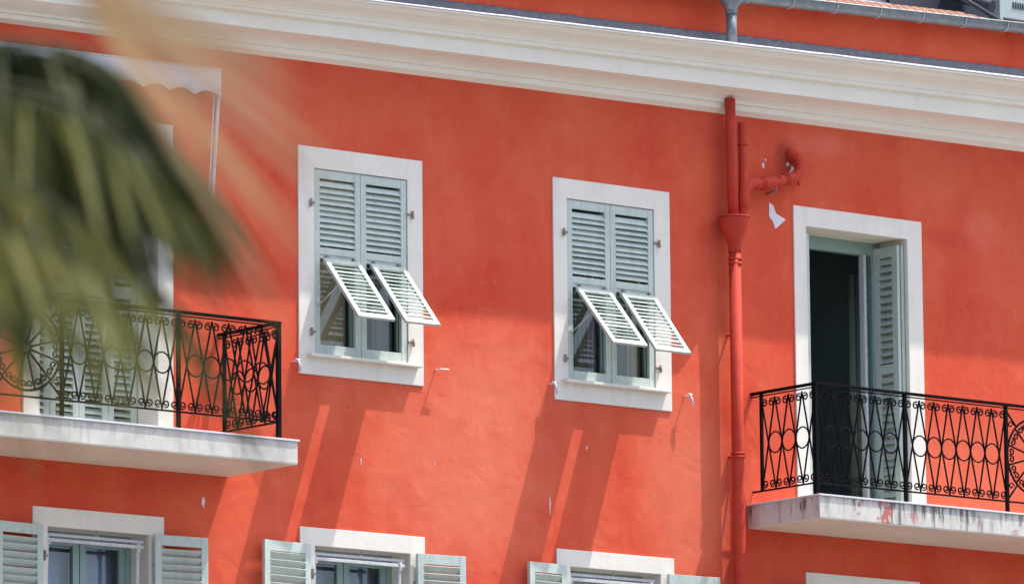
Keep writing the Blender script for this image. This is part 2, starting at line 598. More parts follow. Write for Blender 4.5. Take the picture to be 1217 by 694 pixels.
b = MB()
GR = 0.068
GY = -0.235
vs, fs = [], []
prof = []
for k in range(13):
    a = math.pi + math.pi * k / 12
    prof.append((GR * math.cos(a), GR * math.sin(a)))
prof = [(-GR - 0.012, 0.006), (-GR - 0.010, 0.014), (-GR, 0.012)] + prof + [(GR, 0.02)]
prof += [(p[0] * 0.95, p[1] * 0.95 + 0.003) for p in reversed(prof[3:-1])]
xg = [BX0 + (BX1 - BX0) * i / 60 for i in range(61)]
for x in xg:
    for (py, pz) in prof:
        vs.append((x, GY + py, gz(x) + 0.055 + pz + 0.002 * noise.noise(Vector((x * 2, 7, 1)))))
n = len(prof)
for i in range(60):
    for k in range(n - 1):
        fs.append((i * n + k, (i + 1) * n + k, (i + 1) * n + k + 1, i * n + k + 1))
b.add(vs, fs, True)
gut = b.build('gutter', 'zinc', house)
xx = 5.25 - 0.515 * 27
while xx < BX1:
    if xx > BX0 + 0.2 and abs(xx - 4.55) > 0.12:
        b = MB()
        pts = []
        for k in range(11):
            a = math.pi + math.pi * k / 10
            pts.append((xx + 0.012 * (k / 10.0), GY + (GR + 0.004) * math.cos(a), gz(xx) + 0.055 + (GR + 0.004) * math.sin(a)))
        b.tube(pts, 0.0055, 6)
        b.build('gutter_strap', 'strap', gut)
    xx += 0.515
# outlet and grey downpipe through the cornice
b = MB()
gx = 4.575
zc = gz(gx) + 0.055
b.tube([(gx, GY, zc + 0.0), (gx, GY, zc - 0.06), (gx, GY, zc - 0.12), (gx, GY, zc - 0.16)], [0.115, 0.105, 0.058, 0.052], 16)
b.tube([(gx, GY, zc - 0.14), (gx, GY, corn_z(gx, 0.55))], 0.047, 14)
b.tube([(gx, GY, zc - 0.155), (gx, GY, zc - 0.175)], 0.055, 14)
b.build('downpipe_outlet', 'zinc', house)

# roof tiles: rows of barrel tiles above the gutter
b = MB()
tilt = 0.33


def rz(x, y):
    return gz(x) + 0.062 + (y - GY) * tilt


x = BX0
pitch = 0.105
while x < 7.66:
    for (y0, y1) in ((-0.20, -0.02), (-0.05, 0.13), (0.10, 0.30)):
        jit = random.uniform(-0.01, 0.01)
        vs, fs = [], []
        for yy, lift in ((y0 + jit, 0.022), (y1, 0.004)):
            for k in range(7):
                a = math.pi * k / 6
                vs.append((x + pitch / 2 - math.cos(a) * pitch * 0.47, yy, rz(x, yy) + lift + math.sin(a) * 0.022 - 0.012))
        for k in range(6):
            fs.append((k, k + 1, 7 + k + 1, 7 + k))
        b.add(vs, fs, True)
        b.quad(vs[0], *vs[1:7])
    x += pitch
b.quad((BX0, -0.17, rz(0, -0.17) + 0.0375 * BX0 - 0.012), (7.66, -0.17, rz(7.66, -0.17) - 0.012), (7.66, 0.30, rz(7.66, 0.3) - 0.012), (BX0, 0.3, rz(BX0, 0.3) - 0.012))
b.build('roof_tiles', 'tile', house)
b = MB()
b.prism([(BX0, -0.165, gz(BX0) + 0.055), (BX0, 0.30, gz(BX0) + 0.13), (BX0, 0.30, gz(BX0) + 0.10), (BX0, -0.165, gz(BX0) + 0.04)], (BX1 - BX0, 0, gz(BX1) - gz(BX0)))
b.build('eave_shade_board', 'lead', house)  # hidden board added to keep the sun off the attic wall
# white curb behind the tiles, and flat roof
b = MB()
b.prism([(BX0, 0.31, rz(BX0, 0.31) - 0.2), (8.12, 0.31, rz(8.12, 0.31) - 0.25), (8.12, 0.31, 13.625), (6.9, 0.31, 13.66), (5.9, 0.31, 13.635), (BX0, 0.31, rz(BX0, 0.31) + 0.09)], (0, 0.12, 0))
b.build('roof_curb', 'curb', house)
MB().prism([(BX0 + 0.05, 0.43, 12.99), (BX1 - 0.05, 0.43, 13.87), (BX1 - 0.05, 0.43, 13.91), (BX0 + 0.05, 0.43, 13.03)], (0, 8.5, 0)).build('flat_roof', 'lead', house)

# red drainpipes ----------------------------------------------------
b = MB()
PX, PY = 4.678, -0.115
b.tube([(PX, PY, 11.22), (PX + 0.004, PY, 9.4), (PX + 0.012, PY, 8.2), (PX + 0.012, PY, 0.05)], 0.053, 18)
dp = b.build('drainpipe', 'redpaint', house)
b = MB()
b.tube([(4.650, -0.115, 12.47), (4.652, -0.12, 11.9), (4.650, -0.14, 11.36)], 0.046, 16)
b.build('upper_pipe', 'redpaint', dp)
b = MB()
b.tube([(4.635, -0.16, 11.415), (4.635, -0.16, 11.40), (4.64, -0.158, 11.385), (4.645, -0.152, 11.34), (4.655, -0.14, 11.27), (4.668, -0.125, 11.20), (4.675, -0.118, 11.17), (4.675, -0.116, 11.12)],
       [0.138, 0.141, 0.130, 0.122, 0.095, 0.066, 0.058, 0.057], 28)
b.tube([(4.635, -0.16, 11.42), (4.635, -0.16, 11.410)], 0.146, 28)
b.build('hopper', 'redpaint', dp)
for z in (11.06, 11.02, 9.36, 9.33):
    MB().tube([(PX + 0.002, PY, z - 0.008), (PX + 0.002, PY, z + 0.008)], 0.062, 18).build('collar', 'redpaint', dp)
for z in (10.4, 9.34, 7.9):
    MB().tube([(PX, PY + 0.03, z), (PX, 0.02, z)], 0.012, 8).build('wall_bracket', 'redpaint', dp)


def arc(points, seg=8):
    """rounded polyline"""
    P = [Vector(p) for p in points]
    out = [P[0]]
    for i in range(1, len(P) - 1):
        a, c_, d = P[i - 1], P[i], P[i + 1]
        p0 = c_ + (a - c_) * 0.5 if i > 1 else c_ + (a - c_).normalized() * min((a - c_).length * 0.5, 0.12)
        p1 = c_ + (d - c_) * 0.5 if i < len(P) - 2 else c_ + (d - c_).normalized() * min((d - c_).length * 0.5, 0.12)
        for k in range(seg + 1):
            t = k / seg
            out.append(p0.lerp(c_, t).lerp(c_.lerp(p1, t), t))
    out.append(P[-1])
    return out


b = MB()
b.tube([(4.792, -0.115, 12.27), (4.792, -0.115, 11.75), (4.775, -0.125, 11.55), (4.745, -0.14, 11.40)], 0.042, 16)
b.tube([(4.792, -0.115, 12.07), (4.792, -0.115, 12.09)], 0.048, 16)
br = b.build('vent_pipe', 'redpaint', house)
b = MB()
path = arc([(4.765, -0.125, 11.50), (4.80, -0.12, 11.74), (5.02, -0.12, 11.755), (5.33, -0.115, 11.83), (5.45, -0.11, 11.88), (5.47, -0.10, 12.03), (5.42, 0.04, 12.09)])
b.tube(path, 0.049, 16)
b.build('branch_elbow', 'redpaint', br)
for c0, d0 in (((4.985, -0.12, 11.752), (1, 0, 0.2)), ((5.02, -0.12, 11.757), (1, 0, 0.2)), ((5.27, -0.117, 11.82), (1, 0, 0.35)), ((5.30, -0.116, 11.83), (1, 0, 0.45))):
    c0, d0 = Vector(c0), Vector(d0).normalized()
    MB().tube([c0 - d0 * 0.006, c0 + d0 * 0.006], 0.056, 16).build('collar', 'redpaint', br)
MB().tube([(5.47, -0.005, 11.93), (5.50, -0.03, 11.88), (5.50, -0.045, 11.80)], 0.013, 8).build('pipe_clip', 'redpaint', br)
MB().tube([(5.17, 0.01, 11.70), (5.17, -0.11, 11.71), (5.17, -0.115, 11.78)], 0.011, 8).build('pipe_clip', 'steel', br)

# chips where the render has fallen off
b = MB()
b.prism([(5.187, -0.004, 11.625), (5.235, -0.004, 11.60), (5.262, -0.004, 11.535), (5.375, -0.004, 11.492), (5.33, -0.004, 11.455), (5.255, -0.004, 11.398), (5.225, -0.004, 11.46), (5.183, -0.004, 11.50)], (0, 0.008, 0))
b.build('bare_plaster_patch', 'chip', house, label='white bare plaster patch below the red pipe elbow')
for cx, cz, sx_, sz_ in ((-0.985, 8.545, 0.022, 0.045), (5.455, 11.93, 0.028, 0.05), (5.41, 11.99, 0.018, 0.022), (5.125, 11.95, 0.018, 0.03), (5.15, 12.0, 0.01, 0.012), (0.64, 8.99, 0.004, 0.05), (2.665, 8.79, 0.005, 0.09), (3.075, 9.30, 0.007, 0.02), (1.42, 9.05, 0.003, 0.025), (-0.27, 9.07, 0.003, 0.04)):
    pts = []
    for k in range(15):
        a = 2 * math.pi * k / 15
        rr = random.uniform(0.35, 1.25)
        pts.append((cx + math.cos(a) * sx_ * rr, -0.003, cz + math.sin(a) * sz_ * rr))
    MB().prism(pts, (0, 0.006, 0)).build('plaster_chip', 'chip', house)


# ------------------------------------------------------------------ windows
def ring(b, o, i, y0, y1):
    """flat surround between outer rect o and inner rect i (x0,x1,z0,z1), solid between y0..y1"""
    b.box(o[0], i[0], y0, y1, o[2], o[3])
    b.box(i[1], o[1], y0, y1, o[2], o[3])
    b.box(i[0], i[1], y0, y1, i[3], o[3])
    if i[2] > o[2]:
        b.box(i[0], i[1], y0, y1, o[2], i[2])


def ring_solid(o, i, y0, y1):
    """one continuous ring mesh (no internal seams)"""
    b = MB()
    O = [(o[0], o[2]), (o[1], o[2]), (o[1], o[3]), (o[0], o[3])]
    I = [(i[0], i[2]), (i[1], i[2]), (i[1], i[3]), (i[0], i[3])]
    vs = []
    for y in (y0, y1):
        vs += [(p[0], y, p[1]) for p in O] + [(p[0], y, p[1]) for p in I]
    fs = []
    for k in range(4):
        k2 = (k + 1) % 4
        fs.append((k, k2, 4 + k2, 4 + k))
        fs.append((8 + k, 8 + k2, 12 + k2, 12 + k))
        fs.append((k, k2, 8 + k2, 8 + k))
        fs.append((4 + k, 4 + k2, 12 + k2, 12 + k))
    b.add(vs, fs)
    return b


def slats(b, x0, x1, z0, z1, pitch, M, depth=0.050, ang=50, th=0.007, y=0.0):
    """louvre slats falling outward; local frame x across, y outward is -, z up"""
    n = int((z1 - z0) / pitch)
    ca, sa = math.cos(rad(ang)), math.sin(rad(ang))
    off = ((z1 - z0) - (n - 1) * pitch) / 2
    for k in range(n):
        zc = z0 + off + k * pitch
        jit = random.uniform(-0.003, 0.003)
        aj = rad(random.uniform(-6, 6))
        c2, s2 = math.cos(rad(ang) + aj), math.sin(rad(ang) + aj)
        h = depth / 2
        a = (y - h * c2, zc - h * s2 + jit)
        d = (y + h * c2, zc + h * s2 + jit)
        nx_, nz_ = s2 * th / 2, -c2 * th / 2
        P = [(a[0] - nx_, a[1] - nz_), (d[0] - nx_, d[1] - nz_), (d[0] + nx_, d[1] + nz_), (a[0] + nx_, a[1] + nz_)]
        poly = [M @ Vector((x0, p[0], p[1])) for p in P]
        e = (M @ Vector((x1, 0, 0))) - (M @ Vector((x0, 0, 0)))
        b.prism(poly, e)


I4 = Matrix.Identity(4)


def leaf(b, x0, x1, z0, z1, zones, th=0.034, st=0.05, M=I4, y=0.0, pitch=0.049, top=0.07, bot=0.08, ang=50, depth=0.050, sth=0.007):
    """shutter leaf: stiles, rails and louvre zones [(za, zb, 'l'|'o')] separated by rails"""
    b.box(x0, x0 + st, y - th / 2, y + th / 2, z0, z1, M)
    b.box(x1 - st, x1, y - th / 2, y + th / 2, z0, z1, M)
    edges = [z0]
    for (za, zb, k) in zones:
        edges += [za, zb]
    edges.append(z1)
    for i in range(0, len(edges), 2):
        b.box(x0 + st - 0.001, x1 - st + 0.001, y - th / 2 + 0.002, y + th / 2 - 0.002, edges[i], edges[i + 1], M)
    for (za, zb, k) in zones:
        if k == 'l':
            slats(b, x0 + st - 0.003, x1 - st + 0.003, za, zb, pitch, M, y=y, ang=ang, depth=depth, th=sth)


def curtain(name, m, parent, x0, x1, y, z0, z1, waves=5, amp=0.03, label=None):
    b = MB()
    vs, fs = [], []
    n = waves * 8
    for k in range(n + 1):
        t = k / n
        x = x0 + (x1 - x0) * t
        a = amp * math.sin(t * waves * 2 * math.pi) + amp * 0.4 * math.sin(t * waves * 4.7 + 1)
        vs += [(x, y + a, z0), (x + 0.01 * math.sin(k), y + a * 0.7, z1)]
    for k in range(n):
        fs.append((2 * k, 2 * k + 2, 2 * k + 3, 2 * k + 1))
    b.add(vs, fs, True)
    o = b.build(name, m, parent)
    so = o.modifiers.new('thickness', 'SOLIDIFY')
    so.thickness = 0.003
    return o


def room(o, parent, depth=2.6, y=REV + 0.02):
    x0, x1, z0, z1 = o[0] - 0.5, o[1] + 0.5, o[2] - 0.3, o[3] + 0.25
    x0 = o[0] - 0.35
    x1 = o[1] + 0.35
    b = MB()
    b.quad((x0, y, z0), (x0, depth, z0), (x0, depth, z1), (x0, y, z1))
    b.quad((x1, y, z0), (x1, depth, z0), (x1, depth, z1), (x1, y, z1))
    b.quad((x0, depth, z0), (x1, depth, z0), (x1, depth, z1), (x0, depth, z1))
    b.quad((x0, y, z0), (x1, y, z0), (x1, depth, z0), (x0, depth, z0))
    b.quad((x0, y, z1), (x1, y, z1), (x1, depth, z1), (x0, depth, z1))
    # front returns around the opening
    for q in (((x0, z0), (x1, z0), (x1, o[2]), (x0, o[2])), ((x0, o[3]), (x1, o[3]), (x1, z1), (x0, z1)),
              ((x0, o[2]), (o[0], o[2]), (o[0], o[3]), (x0, o[3])), ((o[1], o[2]), (x1, o[2]), (x1, o[3]), (o[1], o[3]))):
        b.quad(*[(p[0], y, p[1]) for p in q])
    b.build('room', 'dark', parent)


def reveal(o, parent, m='soffit', y0=0.0, y1=REV + 0.02):
    b = MB()
    x0, x1, z0, z1 = o
    b.quad((x0, y0, z0), (x0, y1, z0), (x0, y1, z1), (x0, y0, z1))
    b.quad((x1, y0, z0), (x1, y1, z0), (x1, y1, z1), (x1, y0, z1))
    b.quad((x0, y0, z1), (x1, y0, z1), (x1, y1, z1), (x0, y1, z1))
    b.quad((x0, y0, z0), (x1, y0, z0), (x1, y1, z0), (x0, y1, z0))
    return b.build('reveal', m, parent)


def sash(parent, x0, x1, z0, z1, y, st=0.055, mid=True, m='tealin', mullion=0.05):
    """glazed casement pair: frame and panes"""
    b = MB()
    xm = (x0 + x1) / 2
    leaves = ((x0, xm - 0.004), (xm + 0.004, x1)) if mid else ((x0, x1),)
    for (a, c) in leaves:
        b.box(a, a + st, y, y + 0.05, z0, z1)
        b.box(c - st, c, y, y + 0.05, z0, z1)
        b.box(a + st, c - st, y + 0.003, y + 0.047, z1 - st, z1)
        b.box(a + st, c - st, y + 0.003, y + 0.047, z0, z0 + st * 1.5)
    b.build('sash', m, parent, bevel=0.003)
    for (a, c) in leaves:
        MB().quad((a + st - 0.004, y + 0.024, z0 + st), (c - st + 0.004, y + 0.024, z0 + st), (c - st + 0.004, y + 0.024, z1 - st + 0.004), (a + st - 0.004, y + 0.024, z1 - st + 0.004)).build('pane', 'glass', parent)


def upper_window(o, outer, tips, label, style):
    x0, x1, z0, z1 = o
    win = ring_solid(outer, (x0 + 0.006, x1 - 0.006, z0 - 0.0, z1 - 0.006), -0.014, 0.03).build('window', 'white', house, org=((x0 + x1) / 2, 0, z0), bevel=0.004, label=label)
    reveal(o, win, 'white', y0=0.03)
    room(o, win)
    MB().box(outer[0] + 0.075, outer[1] - 0.06, -0.085, 0.02, z0 - 0.012, z0 + 0.014).build('sill', 'white', win, bevel=0.005)
    xm = (x0 + x1) / 2
    zh = z0 + 0.812          # flap hinge height
    for (a, c, (fa, fc, ang)) in ((x0 + 0.012, xm - 0.002, tips[0]), (xm + 0.002, x1 - 0.012, tips[1])):
        b = MB()
        leaf(b, a, c, z0 + 0.022, z1 - 0.012, [(z0 + 0.105, zh + 0.012, 'o'), (zh + 0.105, z1 - 0.085, 'l')], y=0.012, st=0.058, depth=0.062, ang=56)
        # little moulding line on the mid rail
        b.box(a + 0.06, c - 0.06, -0.012, -0.004, zh + 0.045, zh + 0.05)
        b.build('shutter', 'teal', win, bevel=0.0025)
        L = 0.715
        M = Matrix.Translation((0, -0.028, zh + 0.002)) @ Matrix.Rotation(-rad(ang), 4, 'X') @ Matrix.Translation((0, 0, 0))
        b = MB()
        leaf(b, fa, fc, -L, 0.0, [(-L + 0.052, -0.05, 'l')], th=0.026, st=0.045, M=M, pitch=0.0475, depth=0.046, ang=60, sth=0.010)
        b.build('shutter_flap', 'teal', win, bevel=0.002)
        for hx in (fa + 0.05, fc - 0.05):
            MB().box(hx - 0.012, hx + 0.012, -0.03, -0.004, zh + 0.0, zh + 0.035).build('flap_hinge', 'steel', win)
    for hx, sg in ((x0 - 0.004, -1), (x1 + 0.004, 1)):
        for hz in (z1 - 0.30, z0 + 0.20):
            b = MB()
            b.box(hx - 0.03 if sg < 0 else hx - 0.012, hx + 0.012 if sg < 0 else hx + 0.03, -0.024, -0.012, hz - 0.01, hz + 0.01)
            b.tube([(hx + 0.034 * sg, -0.03, hz - 0.035), (hx + 0.034 * sg, -0.03, hz + 0.03)], 0.011, 8)
            b.build('hinge', 'steel', win)
    # stay rod from leaf to flap
    for (fx, ang) in ((tips[0][0] + 0.02, tips[0][2]),):
        tip = Matrix.Translation((0, -0.028, zh)) @ Matrix.Rotation(-rad(ang), 4, 'X') @ Vector((fx, 0.01, -0.30))
        MB().tube([(x0 + 0.04, -0.01, z0 + 0.42), tuple(tip)], 0.005, 6).build('stay_rod', 'metalw', win)
    sash(win, x0 + 0.01, x1 - 0.01, z0 + 0.015, z1 - 0.01, 0.055)
    if style == 0:
        curtain('curtain', 'curtainb', win, x0 + 0.02, x0 + 0.47, 0.15, z0, z1, 3, 0.012, None)  # cream colour stands in for the yellowish reflection in this pane
        curtain('curtain', 'curtaing', win, x1 - 0.25, x1 - 0.02, 0.16, z0, z1, 3, 0.012)
    else:
        curtain('curtain', 'curtaing', win, x0 + 0.24, x0 + 0.36, 0.17, z0, z1, 2, 0.012)
        curtain('curtain', 'curtain', win, x0 + 0.36, x0 + 0.50, 0.15, z0, z1, 2, 0.012)
        curtain('curtain', 'curtaing', win, x1 - 0.36, x1 - 0.18, 0.17, z0, z1, 3, 0.012)
        curtain('curtain', 'curtainb', win, x1 - 0.18, x1 - 0.02, 0.16, z0, z1, 2, 0.012)
    return win


upper_window(UP1, (-0.006, 1.302, 9.675, 11.578), ((0.235, 0.615, 41), (0.728, 1.092, 41)), 'upper window with louvred flaps propped out, nearest the palm', 0)
upper_window(UP2, (2.722, 4.028, 9.685, 11.594), ((2.952, 3.332, 42), (3.442, 3.834, 40)), 'upper window with louvred flaps propped out, nearest the red drainpipe', 1)


def lower_window(o, outer_x0, outer_x1, ztop, leaves, label, frame=True):
    x0, x1, z0, z1 = o
    win = ring_solid((outer_x0, outer_x1, z0 - 0.14, ztop), (x0 + 0.004, x1 - 0.004, z0, z1 - 0.004), -0.014, 0.02).build('window', 'white', house, org=((x0 + x1) / 2, 0, z0), bevel=0.004, label=label)
    reveal(o, win, 'white', y0=0.02)
    room(o, win)
    MB().box(outer_x0 + 0.06, outer_x1 - 0.06, -0.085, 0.02, z0 - 0.012, z0 + 0.014).build('sill', 'white', win, bevel=0.005)
    # fixed frame and casements
    b = ring_solid((x0 + 0.001, x1 - 0.001, z0, z1 - 0.001), (x0 + 0.05, x1 - 0.05, z0 + 0.04, z1 - 0.05), 0.24, 0.31)
    b.build('frame', 'tealin', win, bevel=0.003)
    sash(win, x0 + 0.05, x1 - 0.05, z0 + 0.04, z1 - 0.05, 0.25, st=0.06)
    curtain('curtain', 'curtainsky', win, x0 + 0.02, x1 - 0.02, 0.42, z0, z1, 7, 0.012)  # its blue imitates the sky reflected in the panes
    for i, (a, c) in enumerate(leaves):
        b = MB()
        zt = z1 + (-0.002)
        # opened flat against the wall, a touch ajar
        hx = c if i == 0 else a
        M = Matrix.Translation((hx, -0.05, 0)) @ Matrix.Rotation(rad(5.0 if i == 0 else -5.0), 4, 'Z') @ Matrix.Translation((-hx, 0, 0))
        leaf(b, a, c, z0 + 0.02, zt, [(z0 + 0.10, z0 + 0.72, 'l'), (z0 + 0.80, zt - 0.085, 'l')], st=0.062, M=M, pitch=0.062, depth=0.066, ang=128)
        b.build('shutter', 'teal', win, bevel=0.0025)
        hs = x0 - 0.035 if i == 0 else x1 + 0.055
        hh = MB()
        hh.tube([(hs, -0.03, z1 - 0.28), (hs, -0.03, z1 - 0.20)], 0.012, 8)
        hh.box(hs - 0.03, hs + 0.03, -0.03, -0.014, z1 - 0.25, z1 - 0.23)
        hh.build('hinge', 'steel', win)
    # white metal awning frame hung in the opening
    b = MB()
    ya = 0.03
    za = z1 - 0.085
    b.box(x0 + 0.01, x1 - 0.03, ya, ya + 0.03, za + 0.012, za + 0.035)
    b.box(x0 + 0.0, x1 - 0.05, ya - 0.03, ya - 0.005, za - 0.035, za - 0.008)
    b.tube([(x0 + 0.03, ya - 0.01, za - 0.02), (x0 + 0.022, ya - 0.012, za - 0.10), (x0 + 0.0, ya - 0.01, z0 + 0.55)], 0.013, 8)
    b.tube([(x1 - 0.10, ya - 0.01, za - 0.02), (x1 - 0.10, ya - 0.012, za - 0.10), (x1 - 0.115, ya - 0.01, z0 + 0.55)], 0.016, 8)
    b.tube([(x0 + 0.005, ya - 0.02, za + 0.005), (x0 + 0.03, ya - 0.02, za - 0.06)], 0.02, 8)
    b.tube([(x1 - 0.10, ya - 0.02, za + 0.005), (x1 - 0.10, ya - 0.02, za - 0.07)], 0.022, 8)
    b.build('awning_frame', 'metalw', win, bevel=0.002)
    # hook under the lintel
    b = MB()
    hx = (x0 + x1) / 2 + 0.03
    pts = [(hx, 0.06, z1 + 0.005), (hx, 0.06, z1 - 0.015)]
    for k in range(8):
        a = math.pi / 2 - k * math.pi * 1.5 / 7
        pts.append((hx + 0.014 * math.cos(a), 0.055, z1 - 0.030 + 0.014 * math.sin(a)))
    b.tube(pts, 0.004, 6)
    b.build('hook', 'metalw', win)
    return win


lower_window(LO1, -2.674, -1.383, 8.385, ((-3.09, -2.61), (-1.51, -1.01)), 'lower window under the left balcony')
lower_window(LO2, -0.004, 1.302, 8.410, ((-0.445, 0.065), (1.185, 1.665)), 'lower window between the left balcony and the middle')
lower_window(LO3, 2.725, 4.028, 8.415, ((2.35, 2.79), (3.925, 4.465)), 'lower window just left of the red drainpipe')
lower_window(LO4, 5.542, 6.885, 8.402, ((5.18, 5.67), (6.93, 7.42)), 'lower window under the right balcony')


# doors ---------------------------------------------------------------
def door_surround(o, outer):
    x0, x1, z0, z1 = o
    b = MB()
    # three sided band, down to the slab
    O = [(outer[0], z0), (outer[0], outer[2]), (outer[1], outer[2]), (outer[1], z0)]
    I = [(x0 + 0.004, z0), (x0 + 0.004, z1 - 0.004), (x1 - 0.004, z1 - 0.004), (x1 - 0.004, z0)]
    vs = []
    for y in (-0.014, 0.02):
        vs += [(p[0], y, p[1]) for p in O] + [(p[0], y, p[1]) for p in I]
    fs = []
    for k in range(3):
        fs += [(k, k + 1, 5 + k, 4 + k), (8 + k, 9 + k, 13 + k, 12 + k), (k, k + 1, 9 + k, 8 + k), (4 + k, 5 + k, 13 + k, 12 + k)]
    fs += [(0, 4, 12, 8), (3, 7, 15, 11)]
    b.add(vs, fs)
    return b


# right: open door
x0, x1, z0, z1 = DR
dr = door_surround(DR, (5.46, 6.984, 11.628)).build('balcony_door', 'white', house, org=(6.2, 0, 8.95), bevel=0.004, label='open balcony door with a dark room behind')
reveal(DR, dr, 'soffit', y0=0.02)
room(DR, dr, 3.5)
b = ring_solid((x0 + 0.001, x1 - 0.001, z0, z1 - 0.001), (x0 + 0.06, x1 - 0.10, z0 + 0.03, z1 - 0.115), 0.355, 0.43)
b.build('frame', 'tealin', dr, bevel=0.003)
# folded shutters: two leaves stacked against each jamb
for k, (xa, xb) in enumerate(((x1 - 0.045, x1 - 0.010), (x1 - 0.088, x1 - 0.053), (x0 + 0.010, x0 + 0.045), (x0 + 0.05, x0 + 0.080))):
    xc = (xa + xb) / 2
    sgn = 1 if k < 2 else -1
    M = Matrix.Translation((xc, 0.03 + (0.0 if k % 2 == 0 else 0.008), 0)) @ Matrix.Rotation(rad(90), 4, 'Z')
    b = MB()
    leaf(b, 0.0, 0.315, z0 + 0.02, z1 - 0.055, [(z0 + 0.12, z0 + 1.32, 'l'), (z0 + 1.40, z1 - 0.15, 'l')], th=0.032, st=0.072, M=M, pitch=0.068, depth=0.058, ang=125)
    b.build('shutter', 'teal', dr, bevel=0.002)
# glazed leaf swung inwards, seen on edge, and the dark curtain beyond
MB().box(6.595, 6.628, 0.335, 0.40, z0 + 0.03, z1 - 0.118).build('glazed_leaf', 'metalw', dr, bevel=0.003)
curtain('curtain', 'curtaing', dr, 6.86, 6.96, 0.82, z0 + 0.05, z1 - 0.2, 2, 0.03)

# left: closed four-leaf shutters
x0, x1, z0, z1 = DL
dl = door_surround(DL, (-2.768, -1.288, 11.60)).build('balcony_door', 'white', house, org=(-2.0, 0, 8.96), bevel=0.004, label='balcony door with closed pale shutters, behind the palm')
reveal(DL, dl, 'white', y0=0.02)
wdt = (x1 - x0 - 0.02) / 4
for k in range(4):
    b = MB()
    leaf(b, x0 + 0.01 + k * wdt + 0.002, x0 + 0.01 + (k + 1) * wdt - 0.002, z0 + 0.02, z1 - 0.02, [(z0 + 0.12, z0 + 1.22, 'l'), (z0 + 1.32, z1 - 0.12, 'l')], st=0.058, y=0.28, pitch=0.056, depth=0.066, ang=46)
    b.build('shutter', 'teal', dl, bevel=0.0025)
room(DL, dl, 2.0)


# ------------------------------------------------------------------ balconies
def frame_map(A, B):
    A, B = Vector(A), Vector(B)
    e = (B - A).normalized()
    return lambda s, z: A + e * s + Vector((0, 0, z)), (B - A).length


def spiral(b, P, cs, cz, r0, a0, turns, sgn, rad_=0.0068):
    pts = []
    n = 15
    for k in range(n):
        t = k / (n - 1)
        r = r0 * (1 - 0.72 * t)
        a = a0 + sgn * turns * 2 * math.pi * t
        pts.append(P(cs + r * math.cos(a), cz + r * math.sin(a)))
    b.tube(pts, rad_, 5)


def lattice(name, A, B, zb, zt, n, parent):
    """n cells between two posts: crossing bars, rings at mid height, paired scrolls top and bottom"""
    P, L = frame_map((A[0], A[1], 0), (B[0], B[1], 0))
    s = L / n
    b = MB()
    zt2, zb2 = zt - 0.02, zb + 0.01
    zm = (zt2 + zb2) / 2
    for i in range(n + 1):
        for j in (i - 1, i + 1):
            if 0 <= j <= n:
                b.tube([P(i * s, zt2), P(j * s, zb2)], 0.0083, 5, smooth=False)
    for i in range(1, n):
        pts = [P(i * s + 0.485 * s * math.cos(2 * math.pi * k / 20), zm + 0.52 * s * math.sin(2 * math.pi * k / 20)) for k in range(21)]
        b.tube(pts, 0.0072, 5, cap=False)
    r = s * 0.20
    for i in range(n):
        for c, sg in (((i + 0.24) * s, 1), ((i + 0.76) * s, -1)):
            # top scrolls hang, bottom scrolls stand
            spiral(b, P, c, zt2 - r - 0.012, r, math.pi / 2 + (0.5 if sg > 0 else -0.5), 1.25, -sg)
            spiral(b, P, c, zb2 + r + 0.012, r, -math.pi / 2 - (0.5 if sg > 0 else -0.5), 1.25, sg)
    return b.build(name, 'iron', parent)


def sunburst(A, B, zb, zt, parent):
    P, L = frame_map((A[0], A[1], 0), (B[0], B[1], 0))
    b = MB()
    cs, cz = L / 2, (zb + zt) / 2 - 0.0
    Rr = L / 2 - 0.012
    Rz = min((zt - zb) / 2 - 0.03, Rr * 1.02)

    def E(r, a):
        return P(cs + Rr * r * math.cos(a), cz + Rz * r * math.sin(a))
    b.tube([E(1, 2 * math.pi * k / 36) for k in range(37)], 0.0105, 6, cap=False)
    b.tube([E(0.13, 2 * math.pi * k / 12) for k in range(13)], 0.007, 5, cap=False)
    nr = 12
    for k in range(nr):
        a = 2 * math.pi * (k + 0.5) / nr
        b.tube([E(0.13, a), E(1, a)], 0.0088, 5)
        for sg in (1, -1):
            a2 = a + sg * 0.14
            c = E(0.86, a2)
            pts = []
            for q in range(13):
                t = q / 12
                rr = 0.032 * (1 - 0.7 * t)
                an = a + sg * (1.2 + t * 2 * math.pi * 1.1)
                pts.append(c + (P(math.cos(an) * rr, math.sin(an) * rr) - P(0, 0)))
            b.tube(pts, 0.0075, 5)
    for sx_ in (0.0, L):
        for sz_ in (zb + 0.01, zt - 0.02):
            a = math.atan2(sz_ - cz, sx_ - cs)
            b.tube([P(sx_, sz_), E(1.0, a)], 0.0095, 5)
            c = P(sx_ + (cs - sx_) * 0.16, sz_ + (cz - sz_) * 0.32)
            pts = [c + (P(math.cos(t * 0.55) * (0.034 - t * 0.0022), math.sin(t * 0.55) * (0.034 - t * 0.0022)) - P(0, 0)) for t in range(13)]
            b.tube(pts, 0.006, 5)
    return b.build('sunburst_panel', 'iron', parent)


def slab(name, x0, x1, D, zt, zb, parent, label):
    b = MB()
    b.box(x0, x1, -D, 0.0, zb, zt - 0.016)
    o = b.build(name, 'slab', parent, org=(0, 0, zt), bevel=0.004, label=label)
    MB().box(x0 - 0.012, x1 + 0.012, -D - 0.014, 0.0, zt - 0.016, zt).build('slab_top', 'curb', o, bevel=0.003)
    MB().box(x0 + 0.004, x1 - 0.004, -D + 0.004, 0.0, zb - 0.006, zb + 0.002).build('soffit', 'soffit', o)
    return o


